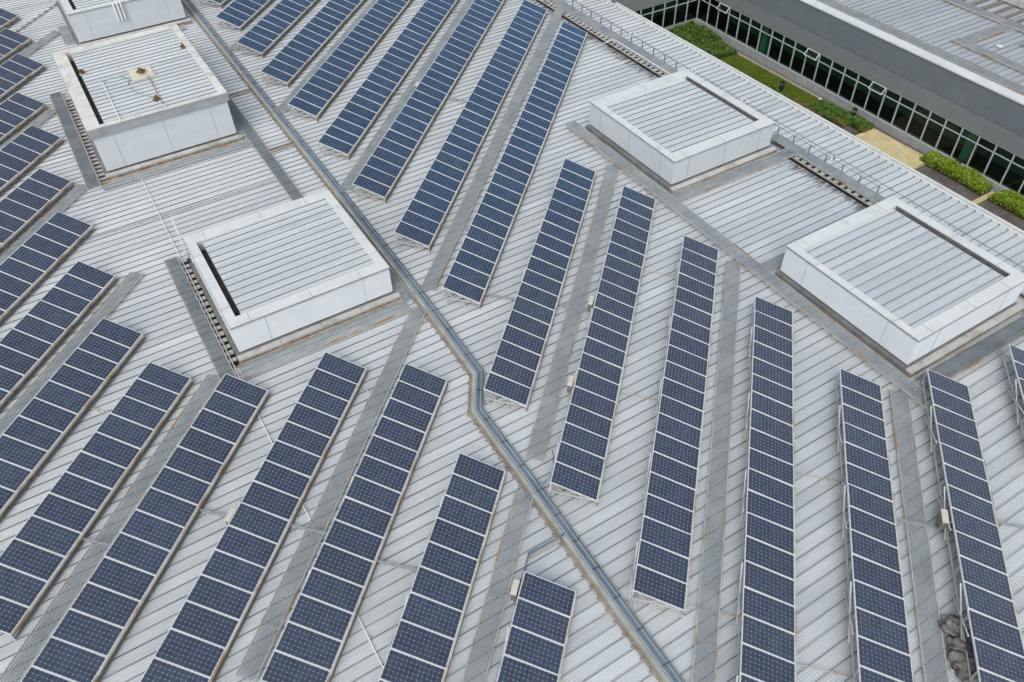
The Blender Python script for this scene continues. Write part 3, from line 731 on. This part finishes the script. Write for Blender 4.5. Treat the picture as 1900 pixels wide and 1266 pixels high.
# ------------------------------------------------------------------ terrace
MB().use('paving').box(39.55, 48.9, -30, 50.7, -4.3, -4).build('terrace_paving', kind='structure')
MB().use('gravel').box(48.28, 48.86, 32.2, 50.2, -3.998, -3.95).build('gravel_strip', kind='structure')
MB().use('soil').box(43.5, 48.2, 34.3, 50.2, -3.998, -3.93).build('planting_bed', kind='structure')
t = empty('edging_kerb', (48.24, 41, -4), label='pale stone edging between the lawn and the gravel strip', cat='edging')
s_ = MB().use('stone'); y = -8.7
while y < 9:
    s_.box(-.05, .05, y, y+.58, 0, .14+random.uniform(-.01, .01)); y += .6
s_.build('edging_stones', t)
def leaves(name, mat, boxes, n, size, up_, z0=-3.95, **tg):
    m_ = MB().use(mat)
    for (x0, x1, y0, y1, h) in boxes:
        cnt = n
        for _ in range(cnt):
            x = random.uniform(x0, x1); y = random.uniform(y0, y1)
            u = (x-x0)/(x1-x0)*2-1; w = (y-y0)/(y1-y0)*2-1
            top = h*(1-.35*abs(u)**4)*(1-.35*abs(w)**8)*(.82+.35*noise.noise(Vector((x*1.7, y*1.7, 3))))
            z = z0+max(.02, top*(1-random.random()**2.2*.75))
            s1 = size*random.uniform(.6, 1.3); a = random.uniform(0, 6.28); tl = random.uniform(-.9, .9) if not up_ else random.uniform(1.1, 1.5)
            d = Vector((math.cos(a), math.sin(a), 0)); sd = Vector((-d.y, d.x, 0))
            d = (d*math.cos(tl)+Vector((0, 0, math.sin(tl))))
            c = Vector((x, y, z)); wd = .42 if not up_ else .25
            m_.poly([c-d*s1*.5, c+sd*s1*wd, c+d*s1*.55, c-sd*s1*wd])
    return m_.build(name, **tg)
g = leaves('lawn_grass', 'grass', [(44, 48.15, 34.6, 44.6, .07)], 26000, .10, True, label='short green lawn on the terrace', cat='grass', kind='stuff')
MB().use('grass').box(43.6, 48.16, 34.45, 44.7, -3.93, -3.91).build('turf', kind='structure')
def core(x0, x1, y0, y1, h, par, mat='soil'):
    MB().use(mat).box(x0, x1, y0, y1, -3.99, -3.95+h).build('inner_twigs', par)
def hedge(label, boxes, n, size, mat, name='hedge', cat='hedge', grp=None, hfac=.55):
    t = empty(name, ((boxes[0][0]+boxes[0][1])/2, (boxes[0][2]+boxes[0][3])/2, 0), label=label, cat=cat, group=grp)
    o = leaves('foliage', mat, boxes, n, size, False); o.parent = t; o.location = -t.location
    s = MB().use('soil')
    for b_ in boxes: s.box(b_[0]+.12, b_[1]-.12, b_[2]+.12, b_[3]-.12, -3.99, -3.95+b_[4]*hfac)
    s2 = s.build('inner_twigs', t); s2.location = -t.location
    return t
hedge('lime green clipped hedge between the yellow grating and the yellow strip', [(47.35, 48.7, 20.95, 25.7, .75)], 9000, .13, 'hedge', grp='lime hedges under the windows')
hedge('lime green clipped hedge beyond the thin yellow strip at the right photo edge', [(47.3, 48.65, 14.0, 20.35, .75)], 11000, .13, 'hedge', grp='lime hedges under the windows')
hedge('dense green shrub clump in the inner corner under the windows', [(45.4, 48.5, 46.6, 50.3, 1.0)], 9000, .15, 'shrub', 'shrub', 'shrub')
hedge('looser green shrub patch between the corner clump and the lawn', [(44.6, 48.2, 44.4, 46.8, .65)], 6000, .13, 'shrub', 'shrub', 'shrub')
hedge('dark low shrub tucked against the eave beside the first bollard', [(45.3, 46.3, 36.8, 38.8, .5)], 1800, .13, 'shrub', 'shrub', 'shrub')
hedge('low border of green plants ending at the yellow grating', [(46.4, 48.2, 32.6, 35.0, .42), (47.1, 48.3, 30.4, 32.7, .5)], 4200, .12, 'shrub', 'border_plants', 'plants', hfac=.4)
hedge('narrow border of reddish plants along the lawn foot', [(45.7, 46.6, 33.4, 36.4, .25), (46.5, 47.2, 31.6, 33.6, .28), (47.0, 48.2, 30.2, 30.7, .3)], 1300, .10, 'redleaf', 'border_plants', 'plants', hfac=.4)
# yellow grate platform
t = empty('yellow_grating', (46.5, 27.85, -4), label='yellow plastic grating platform on the terrace between lawn and hedge', cat='grating')
m_ = MB().use('yellow')
for i in range(24): y = -2.35+i*4.7/23; m_.box(-3, 1.55, y-.055, y+.055, .08, .15)
for i in range(22): x = -3+i*4.55/21; m_.box(x-.06, x+.06, -2.38, 2.38, .085, .153)
m_.build('grid', t)
MB().use('joint').box(-3, 1.5, -2.3, 2.3, .01, .03).build('under_sheet', t)
f_ = MB().use('yellow')
for k in range(3): f_.box(-3, 1.6, -2.58-.0*k+.07*k, -2.55+.07*k, .02, .14)
f_.build('edge_strip', t)
t = empty('yellow_strip', (46.8, 20.65, -4), label='thin yellow slatted strip between the two lime hedges', cat='strip')
for k in range(3): MB().use('yellow').box(-2.5, 1.5, -.15+k*.11, -.07+k*.11, .02, .14).build('slat', t)
def bollard(label, x, y):
    t = empty('bollard_light', (x, y, -4), label=label, cat='bollard light', group='black bollard lights in the garden')
    MB().use('black').box(-.11, .11, -.11, .11, 0, .62).build('post', t)
    h = MB().use('black'); 
    for a in ((-.11, -.07), (.07, .11)):
        for b_ in ((-.11, -.07), (.07, .11)): h.box(a[0], a[1], b_[0], b_[1], .62, .86)
    h.box(-.13, .13, -.13, .13, .86, .95); h.build('lamp_head', t)
    MB().use('white').tube([(0, 0, .62), (0, 0, .859)], .05).build('lamp', t)
bollard('black bollard light standing on the lawn', 46.5, 37.8)
bollard('black bollard light at the end of the lawn near the yellow grating', 47.9, 32.0)
bollard('black bollard light behind the first lime hedge by the windows', 48.45, 23.65)
for i, (x, y, lab) in enumerate(((48.1, 35.3, 'white stone at the lawn edge, upper one'), (48.15, 34.1, 'white stone at the lawn edge, lower one'))):
    m_ = MB().use('white'); clump(m_, (0, 0, .05), .11, .1, .4, i+9, 2); o = m_.build('garden_stone', label=lab, cat='stone'); o.location = (x, y, -3.9)
t = empty('utility_cabinet', (48.3, 15.9, -4), label='small pale blue cabinet at the right photo edge by the hedge', cat='cabinet')
MB().use('clad').box(-.2, .2, -.5, .35, .0, .95).build('cabinet_body', t); MB().use('boxdark').box(-.22, .22, -.52, .37, .951, .99).build('cabinet_lid', t)

# ------------------------------------------------------------------ office building round the terrace
rz = -math.atan(.019)
off_ = empty('office_building', (48.86, 35, 0), rz, label='grey office building with a long strip of green-tinted windows beyond the terrace', cat='building')
YA, YB = -60, 15.65
k_ = MB().use('kerb'); k_.box(-.10, .3, YA, YB, -14, -3.42); k_.box(-9.2, -.1, YB, YB+.3, -14, -3.42); k_.build('window_kerb', off_)
w = MB().use('officewall2'); w.box(-.06, .3, YA, YB, -1.12, .10); w.box(-9.2, -.06, YB-.06, YB+.3, -1.12, .10); w.build('lower_fascia', off_)
w = MB().use('officewall'); w.box(-.09, .3, YA, YB+.3, .125, 1.86); w.box(-9.2, -.09, YB-.09, YB+.3, .125, 1.86)
w.use('black').box(-.02, .28, YA, YB, .10, .125); w.box(-9.2, -.02, YB-.02, YB+.28, .10, .125); w.build('upper_fascia', off_)
cp = MB().use('coping')
y = YA
while y < YB+10:
    cp.box(-.16, .68, y+.006, min(y+2.0, YB+10)-.006, 1.86, 1.95); y += 2.0
x = -9.2
while x < -.3:
    cp.box(x+.006, min(x+1.5, -.17)-.006, YB-.16, YB+.6, 1.86, 1.948); x += 1.5
cp.build('coping', off_)
rf = MB().use('farroof')
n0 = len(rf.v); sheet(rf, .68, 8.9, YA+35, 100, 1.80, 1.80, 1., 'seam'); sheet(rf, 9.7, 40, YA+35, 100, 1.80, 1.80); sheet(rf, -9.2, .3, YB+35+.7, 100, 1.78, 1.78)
rf.v[n0:] = [(p[0], p[1]-35, p[2]) for p in rf.v[n0:]]
rf.build('ribbed_roof', off_)
gt = MB().use('gutter'); gt.box(8.9, 9.7, YA, 60, 1.3, 1.4); gt.build('roof_trench', off_)
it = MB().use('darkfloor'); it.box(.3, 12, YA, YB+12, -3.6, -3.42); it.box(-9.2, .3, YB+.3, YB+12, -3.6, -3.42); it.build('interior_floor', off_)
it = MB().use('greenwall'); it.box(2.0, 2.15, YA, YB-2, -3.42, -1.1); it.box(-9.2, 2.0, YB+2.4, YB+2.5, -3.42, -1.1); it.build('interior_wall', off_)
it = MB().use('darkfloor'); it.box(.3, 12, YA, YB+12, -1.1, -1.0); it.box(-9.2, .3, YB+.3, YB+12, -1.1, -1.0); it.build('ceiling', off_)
for y in (8.0, -11.2): MB().use('palecol').box(.35, .95, y-.3, y+.3, -3.42, -1.1).build('interior_column', off_)
MB().use('palecol').box(-7.3, -6.7, YB+.4, YB+.9, -3.42, -1.1).build('interior_column', off_)
# window bays
bay = 1.25; tz = -1.72
fr = MB().use('winframe')
fr.box(-.05, .06, 0, .085, -3.42, -1.12); fr.box(-.04, .05, .085, bay, -3.42, -3.36); fr.box(-.04, .05, .085, bay, tz, tz+.06); fr.box(-.04, .05, .085, bay, -1.17, -1.12)
fr_me = fr.mesh('window_frame')
pn = MB().use('glass').poly([(0.01, .085, -3.36), (.01, .085, tz), (.01, bay, tz), (.01, bay, -3.36)]); pn_me = pn.mesh('lower_pane')
pu = MB().use('glass').poly([(0.01, .085, tz+.06), (.01, .085, -1.17), (.01, bay, -1.17), (.01, bay, tz+.06)]); pu_me = pu.mesh('upper_pane')
sash = MB().use('white'); ang = R(38); H_ = .50
def sp(y, d, nrm=0): # point down the opened sash
    return (-.06-math.sin(ang)*d-nrm*math.cos(ang), y, -1.16-math.cos(ang)*d+nrm*math.sin(ang))
for a, b_ in (((.08, 0), (bay, 0)), ((.08, H_), (bay, H_)), ((.10, 0), (.10, H_)), ((bay-.03, 0), (bay-.03, H_))): sash.bar(sp(*a), sp(*b_), .045, .035)
sash.use('glass').poly([sp(.1, 0), sp(bay-.03, 0), sp(bay-.03, H_), sp(.1, H_)])
sash_me = sash.mesh('open_sash')
def window(loc, rot, opened=False):
    w_ = inst('window', fr_me, off_, loc, rot)
    inst('lower_pane', pn_me, w_); inst('open_sash', sash_me, w_) if opened else inst('upper_pane', pu_me, w_)
openk = {}
y = YB-bay-.04; i = 0
while y > -31:
    op = any(abs(y+.6-t_) < .63 for t_ in (12.6, 2.6, -3.6)); window((0, y, 0), (0, 0, 0), op); y -= bay; i += 1
x = -.04
for i in range(7): window((x-bay*i, YB, 0), (0, 0, R(90)))
for v in (): pass
# walkways on the office roof
def fgr(label, a, b, w_): 
    a = Vector(a); b = Vector(b); grating(label, a, b, w_, .16, group='steel gratings on the office roof')
fgr('grating right behind the office coping', (50.55, 60, 1.82), (49.6, 8, 1.82), .85)
fgr('grating on the office roof parallel to the coping, below the cross grating', (52.5, 29.3, 1.82), (52.1, 12, 1.82), .72)
fgr('cross grating on the office roof joining two parallel gratings', (52.8, 28.75, 1.82), (57.1, 28.5, 1.82), .7)
fgr('grating along the office roof trench', (57.9, 45, 1.82), (57.2, 12, 1.82), .7)
fgr('short cross grating over the office roof right of the white anchor', (55.3, 26.1, 1.82), (58.8, 26.0, 1.82), .7)
t = empty('duct_run', (60, 31, 1.82), label='pale duct with dark frames beside the trench at the top right corner', cat='duct')
MB().use('ledge').box(.6, 1.4, -6, 6, .1, .55).build('duct', t)
f_ = MB().use('boxdark')
for k in range(14): f_.box(-1.9, .5, -6+k*.9, -5.75+k*.9, .02, .12)
f_.build('duct_frame', t)
t = empty('lightning_anchor', (54.0, 27.0, 1.82), label='white star anchor on the office roof below the cross grating', cat='anchor', group='white star-shaped anchors on the roof')
m_ = MB().use('white')
for k in range(5): a = k*1.257; m_.bar((0, 0, .06), (.22*math.cos(a), .22*math.sin(a), .14), .07, .06)
m_.build('anchor_arm', t)

# ------------------------------------------------------------------ camera, sky, sun
cam = bpy.data.cameras.new('camera'); co = bpy.data.objects.new('camera', cam); C.objects.link(co); scene.camera = co
cam.sensor_width = 36; cam.lens = 36*1471.74/1900; cam.clip_start = .5; cam.clip_end = 2000
r_ = Vector((0.8531952565695172, -0.5211417366263302, -0.02165974407440102))
d_ = Vector((-0.38346032726492785, -0.5985556575725699, -0.7033415260040763))
f_ = Vector((0.3535760619458708, 0.608393306286288, -0.7105220287119103))
m3 = Matrix((r_, -d_, -f_)).transposed()
co.matrix_world = Matrix.Translation((0, 0, 26.4)) @ m3.to_4x4()
SE, SA = R(50), R(228)     # sun elevation, azimuth measured from +x
w = bpy.data.worlds.new('World'); scene.world = w; w.use_nodes = True; nt = w.node_tree
bg = nt.nodes['Background']; sky = N(nt, 'ShaderNodeTexSky', sky_type='NISHITA')
sky.sun_disc = False; sky.sun_elevation = SE; sky.sun_rotation = R(90)-SA; sky.air_density = 1.; sky.dust_density = 4.; sky.ozone_density = 1.
hs = N(nt, 'ShaderNodeHueSaturation', inp={'Saturation': .42}); nt.links.new(sky.outputs[0], hs.inputs['Color']); 
# a thin break in the cloud low in the north-east, seen only as a blue sheen in some panels
wc = N(nt, 'ShaderNodeTexCoord'); dt = N(nt, 'ShaderNodeVectorMath', operation='DOT_PRODUCT'); dt.inputs[1].default_value = (.625, .60, .50)
nt.links.new(wc.outputs['Generated'], dt.inputs[0])
gp = N(nt, 'ShaderNodeMapRange', interpolation_type='SMOOTHSTEP', inp={1: .935, 2: .975, 3: 0., 4: 1.}); nt.links.new(dt.outputs['Value'], gp.inputs[0])
blu = mixc(nt, 1., hs.outputs[0], (.12, .78, 1.45), 'MULTIPLY')
cn = noi(nt, wc.outputs['Generated'], 2.6, 6, .6)
cl_ = ramp(nt, cn, .32, .68, (.80, .84, .86), (1.16, 1.165, 1.11))
nt.links.new(mixc(nt, 1., mixc(nt, gp.outputs[0], hs.outputs[0], blu), cl_, 'MULTIPLY'), bg.inputs['Color'])
bg.inputs['Strength'].default_value = .15
sl = bpy.data.lights.new('sun', 'SUN'); so = bpy.data.objects.new('sun', sl); C.objects.link(so)
sl.energy = .55; sl.angle = R(40); sl.color = (1, .97, .93)
so.rotation_euler = Vector((math.cos(SA)*math.cos(SE), math.sin(SA)*math.cos(SE), math.sin(SE))).to_track_quat('Z', 'Y').to_euler()
vs = scene.view_settings; vs.view_transform = 'Standard'; vs.look = 'None'; vs.exposure = 0.34; vs.gamma = 1
scene.cycles.max_bounces = 8; scene.cycles.transparent_max_bounces = 12
